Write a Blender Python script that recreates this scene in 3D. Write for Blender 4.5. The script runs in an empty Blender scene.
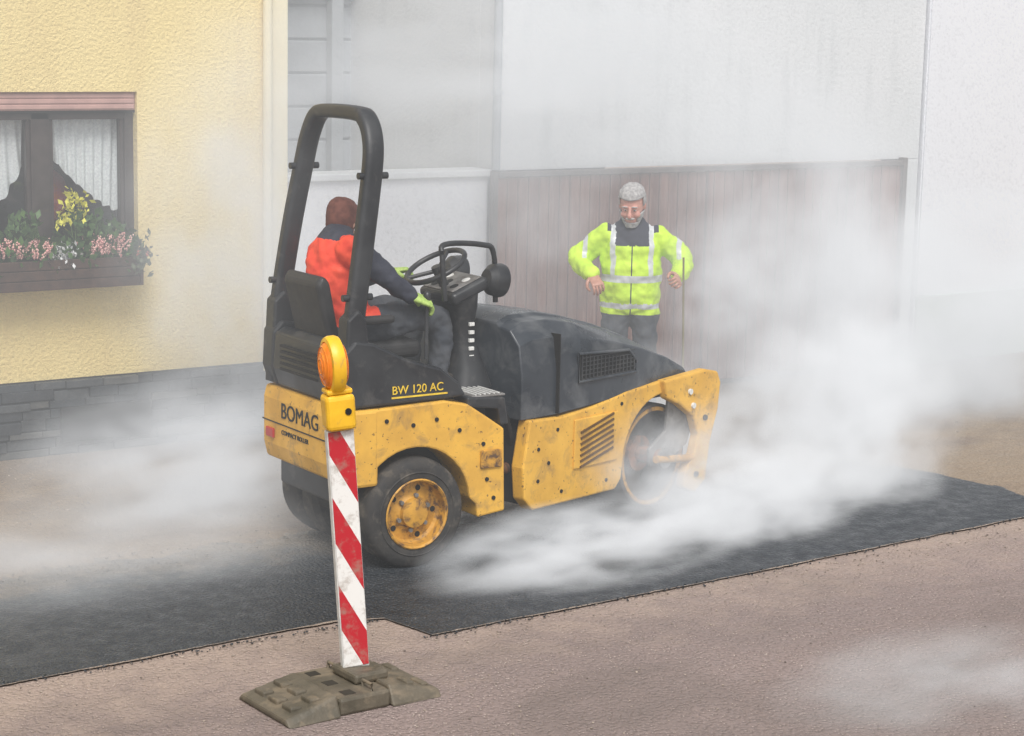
import bpy, bmesh, math, random
import numpy as np
from mathutils import Vector, Matrix, noise as mnoise
random.seed(7)
sc=bpy.context.scene
R=math.radians
# ------------------------------------------------------------------ camera
psi=R(34); th=R(9.87); roll=R(1.2); F=2000.; H=3.2
fwd=Vector((math.sin(psi)*math.cos(th),math.cos(psi)*math.cos(th),-math.sin(th)))
right=Vector((math.cos(psi),-math.sin(psi),0)); up=right.cross(fwd)
r2=right*math.cos(roll)+up*math.sin(roll); u2=up*math.cos(roll)-right*math.sin(roll)
cd=bpy.data.cameras.new("camera"); co=bpy.data.objects.new("camera",cd); sc.collection.objects.link(co)
co.matrix_world=Matrix.Translation((0,0,H))@Matrix((r2,u2,-fwd)).transposed().to_4x4()
cd.sensor_width=36; cd.lens=36*F/1024; cd.clip_end=1000; sc.camera=co
# ------------------------------------------------------------------ world / light
SUN_EL=R(52); SUN_AZ=R(205)   # azimuth clockwise from +Y
w=bpy.data.worlds.new("World"); sc.world=w; w.use_nodes=True
nt=w.node_tree; nt.nodes.clear()
sky=nt.nodes.new('ShaderNodeTexSky'); sky.sky_type='NISHITA'; sky.sun_disc=False
sky.sun_elevation=SUN_EL; sky.sun_rotation=SUN_AZ; sky.air_density=1; sky.dust_density=4; sky.ozone_density=1
hs=nt.nodes.new('ShaderNodeHueSaturation'); hs.inputs['Saturation'].default_value=0.22
bg=nt.nodes.new('ShaderNodeBackground'); bg.inputs['Strength'].default_value=0.15
wo=nt.nodes.new('ShaderNodeOutputWorld')
nt.links.new(sky.outputs[0],hs.inputs['Color']); nt.links.new(hs.outputs[0],bg.inputs[0]); nt.links.new(bg.outputs[0],wo.inputs[0])
sl=bpy.data.lights.new("sun",'SUN'); sl.energy=2.4; sl.angle=R(25); sl.color=(1,.975,.94)
so=bpy.data.objects.new("sun",sl); sc.collection.objects.link(so)
sd=Vector((math.sin(SUN_AZ)*math.cos(SUN_EL),math.cos(SUN_AZ)*math.cos(SUN_EL),math.sin(SUN_EL)))
so.rotation_euler=sd.to_track_quat('Z','Y').to_euler()
sc.view_settings.view_transform='Standard'; sc.view_settings.look='None'; sc.view_settings.exposure=0
# ------------------------------------------------------------------ materials
class NB:
    def __init__(s,name):
        s.m=bpy.data.materials.new(name); s.m.use_nodes=True; s.t=s.m.node_tree; s.n=s.t.nodes; s.n.clear()
        s.out=s.n.new('ShaderNodeOutputMaterial'); s.tc=s.n.new('ShaderNodeTexCoord')
    def link(s,a,b): s.t.links.new(a,b)
    def coord(s,scale=(1,1,1),loc=(0,0,0)):
        mp=s.n.new('ShaderNodeMapping'); mp.inputs['Scale'].default_value=scale; mp.inputs['Location'].default_value=loc
        s.link(s.tc.outputs['Object'],mp.inputs[0]); return mp.outputs[0]
    def noise(s,scale,detail=4,rough=.55,dist=0,co=None):
        x=s.n.new('ShaderNodeTexNoise'); x.inputs['Scale'].default_value=scale; x.inputs['Detail'].default_value=detail
        x.inputs['Roughness'].default_value=rough; x.inputs['Distortion'].default_value=dist
        s.link(co if co is not None else s.tc.outputs['Object'],x.inputs['Vector']); return x.outputs['Fac']
    def vor(s,scale,feature='F1',co=None):
        x=s.n.new('ShaderNodeTexVoronoi'); x.feature=feature; x.inputs['Scale'].default_value=scale
        s.link(co if co is not None else s.tc.outputs['Object'],x.inputs['Vector']); return x.outputs['Distance']
    def ramp(s,v,lo,hi,a=0.,b=1.):
        x=s.n.new('ShaderNodeMapRange'); x.clamp=True
        for i,val in zip((1,2,3,4),(lo,hi,a,b)): x.inputs[i].default_value=val
        s.link(v,x.inputs[0]); return x.outputs[0]
    def math(s,op,a,b=None,clamp=False):
        x=s.n.new('ShaderNodeMath'); x.operation=op; x.use_clamp=clamp
        for i,q in enumerate((a,b)):
            if q is None: continue
            if isinstance(q,(int,float)): x.inputs[i].default_value=q
            else: s.link(q,x.inputs[i])
        return x.outputs[0]
    def mix(s,f,a,b):
        x=s.n.new('ShaderNodeMix'); x.data_type='RGBA'
        for i,q in ((0,f),(6,a),(7,b)):
            if isinstance(q,(int,float)): x.inputs[i].default_value=q
            elif isinstance(q,tuple): x.inputs[i].default_value=(*q[:3],1)
            else: s.link(q,x.inputs[i])
        return x.outputs[2]
    def bump(s,h,dist,strength=1.):
        x=s.n.new('ShaderNodeBump'); x.inputs['Distance'].default_value=dist; x.inputs['Strength'].default_value=strength
        s.link(h,x.inputs['Height']); return x.outputs[0]
    def bsdf(s,col,rough=.6,metal=0,normal=None,spec=.5):
        b=s.n.new('ShaderNodeBsdfPrincipled')
        if isinstance(col,tuple): b.inputs['Base Color'].default_value=(*col[:3],1)
        else: s.link(col,b.inputs['Base Color'])
        if isinstance(rough,(int,float)): b.inputs['Roughness'].default_value=rough
        else: s.link(rough,b.inputs['Roughness'])
        b.inputs['Metallic'].default_value=metal; b.inputs['Specular IOR Level'].default_value=spec
        if normal is not None: s.link(normal,b.inputs['Normal'])
        s.link(b.outputs[0],s.out.inputs[0]); return b
def mat(name,c1,c2=None,rough=.6,ns=6,metal=0,bump=0,bs=60,dirt=None,spec=.5,rv=.12,specks=None):
    k=NB(name); c2=c2 or tuple(x*.8 for x in c1)
    f=k.ramp(k.noise(ns,3),.35,.65); col=k.mix(f,c1,c2)
    if dirt:
        dc,dsc,lo,hi=dirt
        col=k.mix(k.ramp(k.noise(dsc,5,.65,.4),lo,hi),col,dc)
    if specks: col=k.mix(k.ramp(k.noise(specks[1],2,.6),specks[2],specks[2]+.05,0,.8),col,specks[0])
    rg=k.ramp(f,0,1,max(0,rough-rv),min(1,rough+rv))
    nrm=k.bump(k.noise(bs,3),bump) if bump else None
    k.bsdf(col,rg,metal,nrm,spec); return k.m
m_yel=mat('machine_yellow',(.76,.43,.06),(.62,.34,.05),.6,5,dirt=((.24,.15,.07),7,.52,.80),bump=.002,bs=25,specks=((.10,.055,.03),38,.66))
m_yeld=mat('machine_yellow_worn',(.62,.32,.04),(.42,.21,.03),.6,9,dirt=((.10,.055,.03),14,.48,.64),bump=.003,bs=40)
m_blk=mat('machine_black',(.018,.019,.022),(.035,.037,.04),.42,4,dirt=((.10,.095,.09),7,.55,.85))
m_hood=mat('hood_black',(.022,.028,.036),(.045,.052,.062),.33,3,dirt=((.13,.135,.14),5,.48,.85))
m_rub=mat('tyre_rubber',(.025,.024,.024),(.05,.046,.042),.85,10,dirt=((.14,.12,.095),8,.52,.75),bump=.003,bs=50)
m_stl=mat('drum_steel',(.12,.10,.085),(.06,.045,.035),.5,7,metal=.4,dirt=((.04,.03,.022),9,.45,.7),bump=.002,bs=30)
m_grey=mat('grey_metal',(.27,.26,.25),(.15,.14,.13),.5,12,metal=.3,bump=.002,bs=80)
m_dark=mat('dark_void',(.008,.008,.008),(.015,.014,.013),.8)
m_or=mat('joint_orange',(.34,.13,.05),(.18,.075,.03),.6,15,dirt=((.08,.05,.03),14,.45,.62))
m_red=mat('lamp_red',(.5,.03,.02),None,.3)
m_wht=mat('sticker_white',(.75,.75,.72),(.6,.6,.58),.5,20)
m_lyel=mat('sticker_yellow',(.85,.60,.05),(.7,.45,.04),.5,20)
m_lens=mat('lens_clear',(.6,.6,.6),(.4,.4,.42),.15,10)
def stucco(name,c1,c2,sc_=22,bd=.02,big=.8,stain=None):
    k=NB(name); col=k.mix(k.ramp(k.noise(big,4,.6),.3,.7),c1,c2)
    g=k.noise(sc_,3,.65,0); col=k.mix(k.ramp(g,.3,.5,.3,0),col,tuple(x*.6 for x in c1))
    if stain:
        st=k.noise(2.2,4,.6,co=k.coord((3,3,.35))); col=k.mix(k.ramp(st,.5,.8,0,.5),col,stain)
    k.bsdf(col,.85,0,k.bump(g,bd),.25); return k.m
m_ystuc=stucco('yellow_stucco',(.85,.70,.35),(.79,.63,.29),40,.016,.8,(.68,.52,.25))
m_ytrim=stucco('cream_trim',(.80,.72,.50),(.75,.66,.44),40,.004)
m_white=stucco('white_render',(.70,.71,.72),(.62,.64,.65),30,.006,.5,(.48,.50,.51))
m_white2=stucco('white_render_bright',(.77,.78,.81),(.73,.74,.78),35,.004,.4)
m_pale=stucco('pale_plinth',(.56,.62,.58),(.48,.54,.50),30,.006,1.2)
m_greyw=stucco('grey_boarding',(.36,.38,.40),(.28,.30,.32),14,.01,1.0)
def ground_mat(name,c1,c2,chip,chipc,sc_=90,bd=.004,rough=.8,patch=None,spec=.4,ygrad=None):
    k=NB(name); col=k.mix(k.ramp(k.noise(.7,4,.6),.3,.7),c1,c2)
    fine=k.noise(sc_,2,.7); col=k.mix(k.ramp(fine,.35,.65,.55,0),col,tuple(x*.4 for x in c1))
    v=k.vor(sc_*.9); n2=k.noise(9,2)
    ch=k.math('MULTIPLY',k.ramp(v,.10,.24,1,0),k.ramp(n2,.35,.6)); col=k.mix(k.math('MULTIPLY',ch,chip),col,chipc)
    if patch:
        pn_=k.noise(patch[1],5,.65,.8,co=k.coord((.5,1,1))); col=k.mix(k.ramp(pn_,patch[2],patch[3],0,.8),col,patch[0])
    if ygrad:   # real dust / base material trodden over this side of the surface (y0 -> y1), broken up by noise
        gc,y0,y1,amt=ygrad; sp=k.n.new('ShaderNodeSeparateXYZ'); k.link(k.tc.outputs['Object'],sp.inputs[0])
        yy=k.math('ADD',sp.outputs[1],k.math('MULTIPLY',k.math('SUBTRACT',k.noise(3.5,5,.7),.5),abs(y1-y0)*2.2))
        col=k.mix(k.ramp(yy,y0,y1,0,amt),col,gc)
    rg=k.ramp(n2,.35,.65,rough-.15,min(1,rough+.12))
    h=k.math('ADD',k.ramp(v,0,.6),fine); k.bsdf(col,rg,0,k.bump(h,bd),spec); return k.m
m_old=ground_mat('old_asphalt',(.32,.25,.228),(.265,.21,.193),.9,(.68,.58,.50),50,.009,.78,((.18,.145,.13),1.1,.46,.68),ygrad=((.41,.32,.26),7.9,8.9,.6))
m_new=ground_mat('fresh_asphalt',(.028,.034,.042),(.044,.051,.060),.40,(.17,.18,.20),50,.013,.5,((.085,.09,.096),1.2,.5,.75),.6,ygrad=((.24,.19,.14),10.25,10.8,.9))
m_tan=ground_mat('base_course',(.35,.265,.185),(.29,.22,.155),.6,(.5,.42,.34),50,.008,.75,((.19,.145,.115),.9,.45,.65))
m_dust=ground_mat('cut_edge_dust',(.46,.37,.30),(.33,.265,.22),.6,(.6,.5,.4),60,.008,.9)
# ------------------------------------------------------------------ geometry helpers
def link(o,parent=None):
    sc.collection.objects.link(o)
    if parent is not None: o.parent=parent
    return o
def empty(name,loc=(0,0,0),rot=(0,0,0),parent=None):
    e=bpy.data.objects.new(name,None); e.location=loc; e.rotation_euler=rot; e.empty_display_size=.2; return link(e,parent)
def mk(name,V,Fc,m,parent=None,bevel=0,seg=2,smooth=False,sharp=None,loc=(0,0,0),rot=(0,0,0)):
    me=bpy.data.meshes.new(name); me.from_pydata([tuple(v) for v in V],[],[tuple(f) for f in Fc])
    bm=bmesh.new(); bm.from_mesh(me); bmesh.ops.recalc_face_normals(bm,faces=bm.faces); bm.to_mesh(me); bm.free()
    if m is not None: me.materials.append(m)
    if smooth:
        me.shade_smooth()
        if sharp: me.set_sharp_from_angle(angle=R(sharp))
    o=bpy.data.objects.new(name,me); o.location=loc; o.rotation_euler=rot; link(o,parent)
    if bevel:
        b=o.modifiers.new('b','BEVEL'); b.width=bevel; b.segments=seg; b.limit_method='ANGLE'; b.angle_limit=R(35)
    return o
def boxVF(x0,x1,y0,y1,z0,z1):
    V=[(x,y,z) for x in (x0,x1) for y in (y0,y1) for z in (z0,z1)]
    return V,[(0,1,3,2),(4,6,7,5),(0,4,5,1),(2,3,7,6),(0,2,6,4),(1,5,7,3)]
def box(name,x0,x1,y0,y1,z0,z1,m,parent=None,bevel=0,**k):
    V,Fc=boxVF(x0,x1,y0,y1,z0,z1); return mk(name,V,Fc,m,parent,bevel,**k)
def prism(name,poly,y0,y1,m,parent=None,bevel=0,**k):
    n=len(poly); V=[(p[0],y0,p[1]) for p in poly]+[(p[0],y1,p[1]) for p in poly]
    Fc=[tuple(range(n)),tuple(range(2*n-1,n-1,-1))]+[(i,(i+1)%n,n+(i+1)%n,n+i) for i in range(n)]
    return mk(name,V,Fc,m,parent,bevel,**k)
def lathe(name,prof,m,parent=None,loc=(0,0,0),rot=(0,0,0),seg=48,sharp=35,closed=False):
    V=[];Fc=[];n=len(prof)
    for i in range(seg):
        a=2*math.pi*i/seg
        for r,y in prof: V.append((r*math.cos(a),y,r*math.sin(a)))
    for i in range(seg):
        j=(i+1)%seg
        for q in range(n if closed else n-1):
            q2=(q+1)%n; Fc.append((i*n+q,j*n+q,j*n+q2,i*n+q2))
    return mk(name,V,Fc,m,parent,smooth=True,sharp=sharp,loc=loc,rot=rot)
def cyl(name,p0,p1,r,m,parent=None,seg=20,r1=None):
    V,Fc=tubeVF([p0,p1],[r,r if r1 is None else r1],seg); return mk(name,V,Fc,m,parent,smooth=True,sharp=40)
def catmull(P,n=6,closed=False):
    P=[Vector(p) for p in P]; out=[]; N=len(P)
    rng=range(N) if closed else range(N-1)
    for i in rng:
        if closed: a,b,c,d=P[(i-1)%N],P[i],P[(i+1)%N],P[(i+2)%N]
        else: a,b,c,d=P[max(i-1,0)],P[i],P[i+1],P[min(i+2,N-1)]
        for t in range(n):
            t/=n; out.append(.5*((2*b)+(c-a)*t+(2*a-5*b+4*c-d)*t*t+(3*b-a-3*c+d)*t**3))
    if not closed: out.append(P[-1])
    return out
def tubeVF(P,rad,seg=12,ref=(0,0,1),power=1.,closed=False):
    P=[Vector(p) for p in P]; N=len(P); V=[];Fc=[]; ref=Vector(ref)
    for i,p in enumerate(P):
        if closed: t=(P[(i+1)%N]-P[i-1])
        else: t=P[min(i+1,N-1)]-P[max(i-1,0)]
        t.normalize(); rf=ref if abs(t.dot(ref))<.97 else Vector((0,1,0)) if abs(t.y)<.9 else Vector((1,0,0))
        s=t.cross(rf).normalized(); u=s.cross(t).normalized()
        r=rad[i]; ra,rb=(r if isinstance(r,(tuple,list)) else (r,r))
        for k in range(seg):
            a=2*math.pi*(k+.5)/seg; c,d=math.cos(a),math.sin(a)
            c=math.copysign(abs(c)**power,c); d=math.copysign(abs(d)**power,d)
            V.append(p+s*ra*c+u*rb*d)
    for i in range(N if closed else N-1):
        j=(i+1)%N
        for k in range(seg):
            k2=(k+1)%seg; Fc.append((i*seg+k,i*seg+k2,j*seg+k2,j*seg+k))
    if not closed:
        Fc.append(tuple(range(seg-1,-1,-1))); Fc.append(tuple((N-1)*seg+k for k in range(seg)))
    return V,Fc
def tube(name,P,r,m,parent=None,seg=12,ref=(0,0,1),power=1.,closed=False,smoothpath=0,sharp=50):
    if smoothpath: P=catmull(P,smoothpath,closed)
    if not isinstance(r,list): r=[r]*len(P)
    V,Fc=tubeVF(P,r,seg,ref,power,closed); return mk(name,V,Fc,m,parent,smooth=True,sharp=sharp)
class Acc:
    def __init__(s): s.V=[];s.F=[]
    def add(s,V,Fc,M=None):
        o=len(s.V); s.V+= [ (M@Vector(v)) if M is not None else v for v in V]; s.F+=[tuple(i+o for i in f) for f in Fc]
    def box(s,*a,M=None): s.add(*boxVF(*a),M=M)
def text(name,body,size,m,parent,loc,rot,ext=.002):
    c=bpy.data.curves.new(name,'FONT'); c.body=body; c.size=size; c.extrude=ext; c.materials.append(m)
    o=bpy.data.objects.new(name,c); o.location=loc; o.rotation_euler=rot; return link(o,parent)
def ellip(c,r,n=14,m_=10):
    V=[];Fc=[]; c=Vector(c)
    for i in range(m_+1):
        t=math.pi*i/m_
        for j in range(n):
            a=2*math.pi*j/n; V.append(c+Vector((r[0]*math.sin(t)*math.cos(a),r[1]*math.sin(t)*math.sin(a),r[2]*math.cos(t))))
    for i in range(m_):
        for j in range(n): Fc.append((i*n+j,i*n+(j+1)%n,(i+1)*n+(j+1)%n,(i+1)*n+j))
    return V,Fc
# ---- one continuous skin grown around a skeleton of ellipsoidal samples (surface nets on a distance grid)
def skin_surface(samples,h,blur):
    C=np.array([s[0] for s in samples]); RM=max(max(s[2]) for s in samples)
    lo=C.min(0)-RM-4*h; hi=C.max(0)+RM+4*h; N=np.ceil((hi-lo)/h).astype(int)+1
    band=3*h; Fd=np.full(N,band); T=np.zeros(N,np.int16)
    ax=[lo[i]+h*np.arange(N[i]) for i in range(3)]
    for c,A,r,tag in samples:
        c=np.array(c); A=np.array(A); r=np.array(r); e=r.max()+band
        i0=np.maximum(0,np.floor((c-e-lo)/h).astype(int)); i1=np.minimum(N,np.ceil((c+e-lo)/h).astype(int)+1)
        sl_=tuple(slice(a,b) for a,b in zip(i0,i1))
        X,Y,Z=np.meshgrid(ax[0][sl_[0]]-c[0],ax[1][sl_[1]]-c[1],ax[2][sl_[2]]-c[2],indexing='ij')
        k2=0;k3=0
        for row,rr in zip(A,r):
            q=(X*row[0]+Y*row[1]+Z*row[2])/rr; k2=k2+q*q; k3=k3+(q/rr)**2
        k2=np.sqrt(k2); d=k2*(k2-1)/np.sqrt(k3+1e-9); d=np.where(k2<.35,-band,d)
        sub=Fd[sl_]; m=d<sub; sub[m]=d[m]; T[sl_][m]=tag
    Fd=np.clip(Fd,-band,band)
    for _ in range(blur):
        for a in range(3): Fd=.25*np.roll(Fd,1,a)+.5*Fd+.25*np.roll(Fd,-1,a)
    ins=Fd<0; S=[slice(None,-1),slice(1,None)]
    cr=[(a,b,c) for a in (0,1) for b in (0,1) for c in (0,1)]
    cnt=sum(ins[S[a],S[b],S[c]].astype(np.int8) for a,b,c in cr)
    idx=np.argwhere((cnt>0)&(cnt<8)); ids=np.full(N-1,-1); ids[tuple(idx.T)]=np.arange(len(idx))
    vals=np.stack([Fd[idx[:,0]+a,idx[:,1]+b,idx[:,2]+c] for a,b,c in cr],1)
    pos=np.zeros((len(idx),3)); n=np.zeros(len(idx))
    for i in range(8):
        for j in range(i+1,8):
            da=np.array(cr[j])-np.array(cr[i])
            if np.abs(da).sum()!=1: continue
            va,vb=vals[:,i],vals[:,j]; m=(va<0)!=(vb<0); t=np.where(m,va/np.where(m,va-vb,1),0)
            pos+=np.where(m[:,None],np.array(cr[i])[None]+t[:,None]*da[None],0); n+=m
    V=lo+(idx+pos/n[:,None])*h; Fs=[]
    for a in range(3):
        b,c=(a+1)%3,(a+2)%3
        s0=[slice(1,-1)]*3; s1=[slice(1,-1)]*3; s0[a]=slice(0,-1); s1[a]=slice(1,None)
        A0=ins[tuple(s0)]; A1=ins[tuple(s1)]; e=np.argwhere(A0!=A1); off=np.array([1,1,1]); off[a]=0; e=e+off
        fl=ins[tuple(e.T)]
        q=[]
        for db,dc in ((-1,-1),(0,-1),(0,0),(-1,0)):
            p=e.copy(); p[:,b]+=db; p[:,c]+=dc; q.append(ids[tuple(p.T)])
        q=np.stack(q,1); q[~fl]=q[~fl][:,::-1]; Fs.append(q)
    Fs=np.concatenate(Fs); cen=V[Fs].mean(1); gi=np.round((cen-lo)/h).astype(int)
    return V,Fs,cen,T[tuple(gi.T)]
I3=((1,0,0),(0,1,0),(0,0,1))
def chain(tag,P,rad,ref=(0,1,0),rt=None,ns=9):
    rad=[a if isinstance(a,tuple) else (a,a) for a in rad]; ref=Vector(ref)
    Pn=catmull(P,ns) if len(P)>2 else [Vector(P[0]).lerp(Vector(P[1]),t/ns) for t in range(ns+1)]
    rn=[]
    for i in range(len(P)-1):
        for t in range(ns):
            t/=ns; a,b=rad[i],rad[i+1]; rn.append((a[0]*(1-t)+b[0]*t,a[1]*(1-t)+b[1]*t))
    rn.append(rad[-1]); out=[]
    for i,(p,r) in enumerate(zip(Pn,rn)):
        t=(Pn[min(i+1,len(Pn)-1)]-Pn[max(i-1,0)]).normalized(); rf=ref if abs(t.dot(ref))<.97 else Vector((0,0,1)) if abs(t.z)<.9 else Vector((1,0,0))
        s=t.cross(rf).normalized(); u=s.cross(t).normalized()
        out.append((tuple(p),(tuple(s),tuple(u),tuple(t)),(r[0],r[1],rt or min(r)),tag))
    return out
def organic(name,samples,mats,parent,voxel=.01,override=None,blur=2,disp=None):
    V,Fs,cen,tg=skin_surface(samples,voxel,blur); tg=tg.astype(int)
    me=bpy.data.meshes.new(name); me.from_pydata(V.tolist(),[],Fs.tolist())
    if disp:
        nr=[Vector(v.normal) for v in me.vertices]
        for v,nn in zip(me.vertices,nr):
            c=Vector(v.co); v.co=c+nn*(mnoise.noise(c*disp[1])+.5*mnoise.noise(c*disp[1]*2.3+Vector((5,1,2))))*disp[0]
    for m in mats: me.materials.append(m)
    if override:
        for i in range(len(tg)):
            q=override(cen[i],tg[i])
            if q is not None: tg[i]=q
    if len(mats)>1: me.polygons.foreach_set('material_index',tg.tolist())
    me.shade_smooth(); return link(bpy.data.objects.new(name,me),parent)
def hand(name,pos,dirv,nrm,m,parent,curl=.7,thumb=1,scale=1.,fat=1.):
    X=Vector(dirv).normalized(); Z=Vector(nrm); Z=(Z-X*Z.dot(X)).normalized(); Y=Z.cross(X)
    A=Matrix((X,Y,Z)).transposed()
    def W(p): return Vector(pos)+A@(Vector(p)*scale)
    f=scale*fat; ref=tuple(Z); S=chain(0,[W((-.03,0,0)),W((.03,0,0)),W((.095,0,-.002))],[(.026*f,.021*f),(.04*f,.017*f),(.042*f,.013*f)],ref)
    for y,L in zip((-.034,-.0115,.0115,.033),(.062,.078,.084,.074)):
        y*=thumb; p=Vector((.088,y,0)); a=.15; P=[p.copy()]
        for fr in (.42,.32,.26):
            a+=curl*(.75 if fr>.4 else 1); p=p+Vector((math.cos(a),0,-math.sin(a)))*L*fr; P.append(p.copy())
        S+=chain(0,[W(q) for q in P],[.0095*f,.009*f,.008*f,.007*f],ref)
    y=thumb
    S+=chain(0,[W((.02,.03*y,-.004)),W((.045,.055*y,-.016)),W((.068,.062*y,-.034)),W((.085,.052*y,-.048))],[.014*f,.012*f,.0105*f,.008*f],ref)
    return organic(name,S,[m],parent,voxel=.0042*scale,blur=0)
HR=[(0,.03,.03,-.055),(.02,.046,.05,-.035),(.05,.060,.075,-.015),(.09,.069,.09,0),(.13,.075,.098,.005),(.17,.076,.098,.01),(.205,.067,.085,.012),(.23,.046,.058,.012),(.243,.015,.02,.012)]
def ringsVF(rg,ex=0,n=28):
    V=[];Fc=[]
    for z,rx,ry,cy in rg:
        zz=z+(ex if z>.15 else 0)
        for k in range(n):
            a=2*math.pi*k/n; V.append(Vector((math.cos(a)*(rx+ex),cy+math.sin(a)*(ry+ex),zz)))
    N=len(rg)
    for i in range(N-1):
        for k in range(n): Fc.append((i*n+k,i*n+(k+1)%n,(i+1)*n+(k+1)%n,(i+1)*n+k))
    Fc.append(tuple(range(n-1,-1,-1))); Fc.append(tuple((N-1)*n+k for k in range(n)))
    return V,Fc
def interp_rings(k=4):
    out=[]
    for a,b in zip(HR[:-1],HR[1:]):
        for t in range(k): t/=k; out.append(tuple(x*(1-t)+y*t for x,y in zip(a,b)))
    out.append(HR[-1]); return out
def head(parent,m_skin,m_hair,loc,rot,scale,beard=True,cap=None):
    e=empty('head',loc,rot,parent); e.scale=(scale,)*3
    S=[((0,cy,z),I3,(rx,ry,.012),0) for z,rx,ry,cy in interp_rings(6)]
    S+=chain(0,[(0,.03,-.09),(0,.022,.0),(0,.018,.07)],[.06,.056,.055])
    S+=chain(0,[(0,-.090,.135),(0,-.106,.112),(0,-.118,.09),(0,-.100,.083)],[.008,.011,.015,.012])
    for s in (-1,1): S+=[((s*.077,.012,.112),I3,(.010,.019,.033),0),((s*.04,-.072,.085),I3,(.024,.02,.022),0),((s*.030,-.086,.143),I3,(.024,.012,.008),0)]
    S+=[((0,-.084,.052),I3,(.024,.014,.007),0),((0,-.080,.040),I3,(.022,.013,.008),0)]
    organic('face',S,[m_skin],e,.005,None,1)
    for s in (-1,1):
        V,Fc=ellip((s*.030,-.0845,.121),(.010,.008,.0042)); mk('eye',V,Fc,m_wht,e,smooth=True)
        V,Fc=ellip((s*.029,-.0915,.1205),(.0055,.003,.0042)); mk('iris',V,Fc,m_dark,e,smooth=True)
        V,Fc=ellip((s*.031,-.097,.147),(.020,.005,.004)); mk('eyebrow',V,Fc,m_hair,e,smooth=True)
    rr=interp_rings()
    def shell(nm,ex,keep,m,amp):
        V,Fc=ringsVF(rr,ex,36); keepF=[]
        for f in Fc:
            c=sum((V[i] for i in f),Vector())/len(f)
            if keep(c): keepF.append(f)
        used=sorted({i for f in keepF for i in f}); mp={u:i for i,u in enumerate(used)}
        V2=[]
        for i in used:
            v=V[i]; n=Vector((v.x,v.y,v.z-.12)).normalized(); V2.append(v+n*amp*(mnoise.noise(v*60)+.4))
        ob=mk(nm,V2,[tuple(mp[i] for i in f) for f in keepF],m,e,smooth=True)
        so_=ob.modifiers.new('s','SOLIDIFY'); so_.thickness=.008; so_.offset=-1; return ob
    if cap is None:
        shell('hair',.008,lambda c:(c.z>.19) or (c.y>.0 and c.z>.13) or (c.y>.03 and c.z>.06) or (abs(c.x)>.06 and c.y>-.03 and c.z>.13),m_hair,.007)
    else:
        shell('cap',.014,lambda c:(c.z>.150) or (c.y>.0 and c.z>.06),cap,.004)
    if beard:
        shell('beard',.007,lambda c:(c.z<.036 and c.y<.05) or (c.z<.09 and abs(c.x)>.045 and c.y<.02),m_hair,.006)
        V,Fc=ellip((0,-.096,.066),(.03,.009,.008)); mk('moustache',V,Fc,m_hair,e,smooth=True)
    return e
# ================================================================== GROUND
def sheet(name,poly,z,m):
    return mk(name,[(x,y,z) for x,y in poly],[tuple(range(len(poly)))],m)
sheet('ground',[(-150,-150),(150,-150),(150,150),(-150,150)],0,m_old)
def jag(pts,amp=.012,step=.06):
    out=[]
    for (x0,y0),(x1,y1) in zip(pts[:-1],pts[1:]):
        n=max(1,int(math.hypot(x1-x0,y1-y0)/step))
        for i in range(n):
            t=i/n; x=x0+(x1-x0)*t; y=y0+(y1-y0)*t
            out.append((x+amp*.5*mnoise.noise(Vector((x*5,y*5,3))),y+amp*mnoise.noise(Vector((x*3,y*3,0)))+amp*.8*mnoise.noise(Vector((x*23,y*23,0)))))
    out.append(pts[-1]); return out
near=jag([(-6,8.9),(3.1,8.95),(5.0,9.07),(5.26,8.98),(5.33,8.60),(7.5,8.68),(10.6,8.86)],.010,.04)
far=jag([(10.6,8.86),(10.62,9.6),(10.5,10.35),(9.0,10.72),(5.5,10.78),(3.0,10.72),(-6,10.7)],.14,.04)
sheet('pavement',[(-40,9.0)]+[(x,y+.02) for x,y in near if x>-5.9]+[(45,9.3),(45,13.72),(-40,13.72)],.004,m_tan)
V=[(x,y,.008) for x,y in near+far[1:]]
mk('fresh_asphalt_road',V,[tuple(range(len(V)))],m_new)
# thin, broken line of cutting dust along the joint
V=[];Fc=[]
for i,(x,y) in enumerate(near):
    q=mnoise.noise(Vector((x*1.7,7,0))); wd=.003+.03*max(0,q)+.010*max(0,mnoise.noise(Vector((x*14,3,0)))); V+= [(x,y-wd,.0118),(x,y+.002+.012*max(0,mnoise.noise(Vector((x*11,9,0)))),.012)]
    if i: Fc.append((2*i-2,2*i,2*i+1,2*i-1))
mk('asphalt_cut_edge',V,Fc,m_dust)
acc=Acc()
def peb(x,y,s,z=.003):
    V,Fc=ellip((x,y,s*.35+z),(s*random.uniform(.7,1.3),s*random.uniform(.7,1.3),s*.6),5,3)
    acc.add([v+Vector((random.uniform(-1,1),random.uniform(-1,1),0))*s*.25 for v in V],Fc)
for i in range(1100):
    x=random.uniform(2.5,10.5); base=9.0 if x<5.2 else 8.65
    y=base-abs(random.gauss(0,.12)) if random.random()<.5 else random.uniform(6.0,9)
    peb(x,y,random.uniform(.002,.007))
for i in range(400): peb(random.uniform(3,13),random.uniform(11,13.5),random.uniform(.004,.012))
mk('gravel',acc.V,acc.F,mat('gravel_stone',(.48,.40,.33),(.14,.115,.10),.8,30),None)
acc=Acc()
for i in range(1100):
    x=random.uniform(3,10.4); q=random.random(); y=(10.72+random.gauss(0,.11)) if q<.5 else ((9.0 if x<5.25 else 8.60+(x-5.33)*.05)-abs(random.gauss(0,.035))); peb(x,y,random.uniform(.003,.008),.008)
mk('asphalt_crumbs',acc.V,acc.F,m_new,None)
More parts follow.
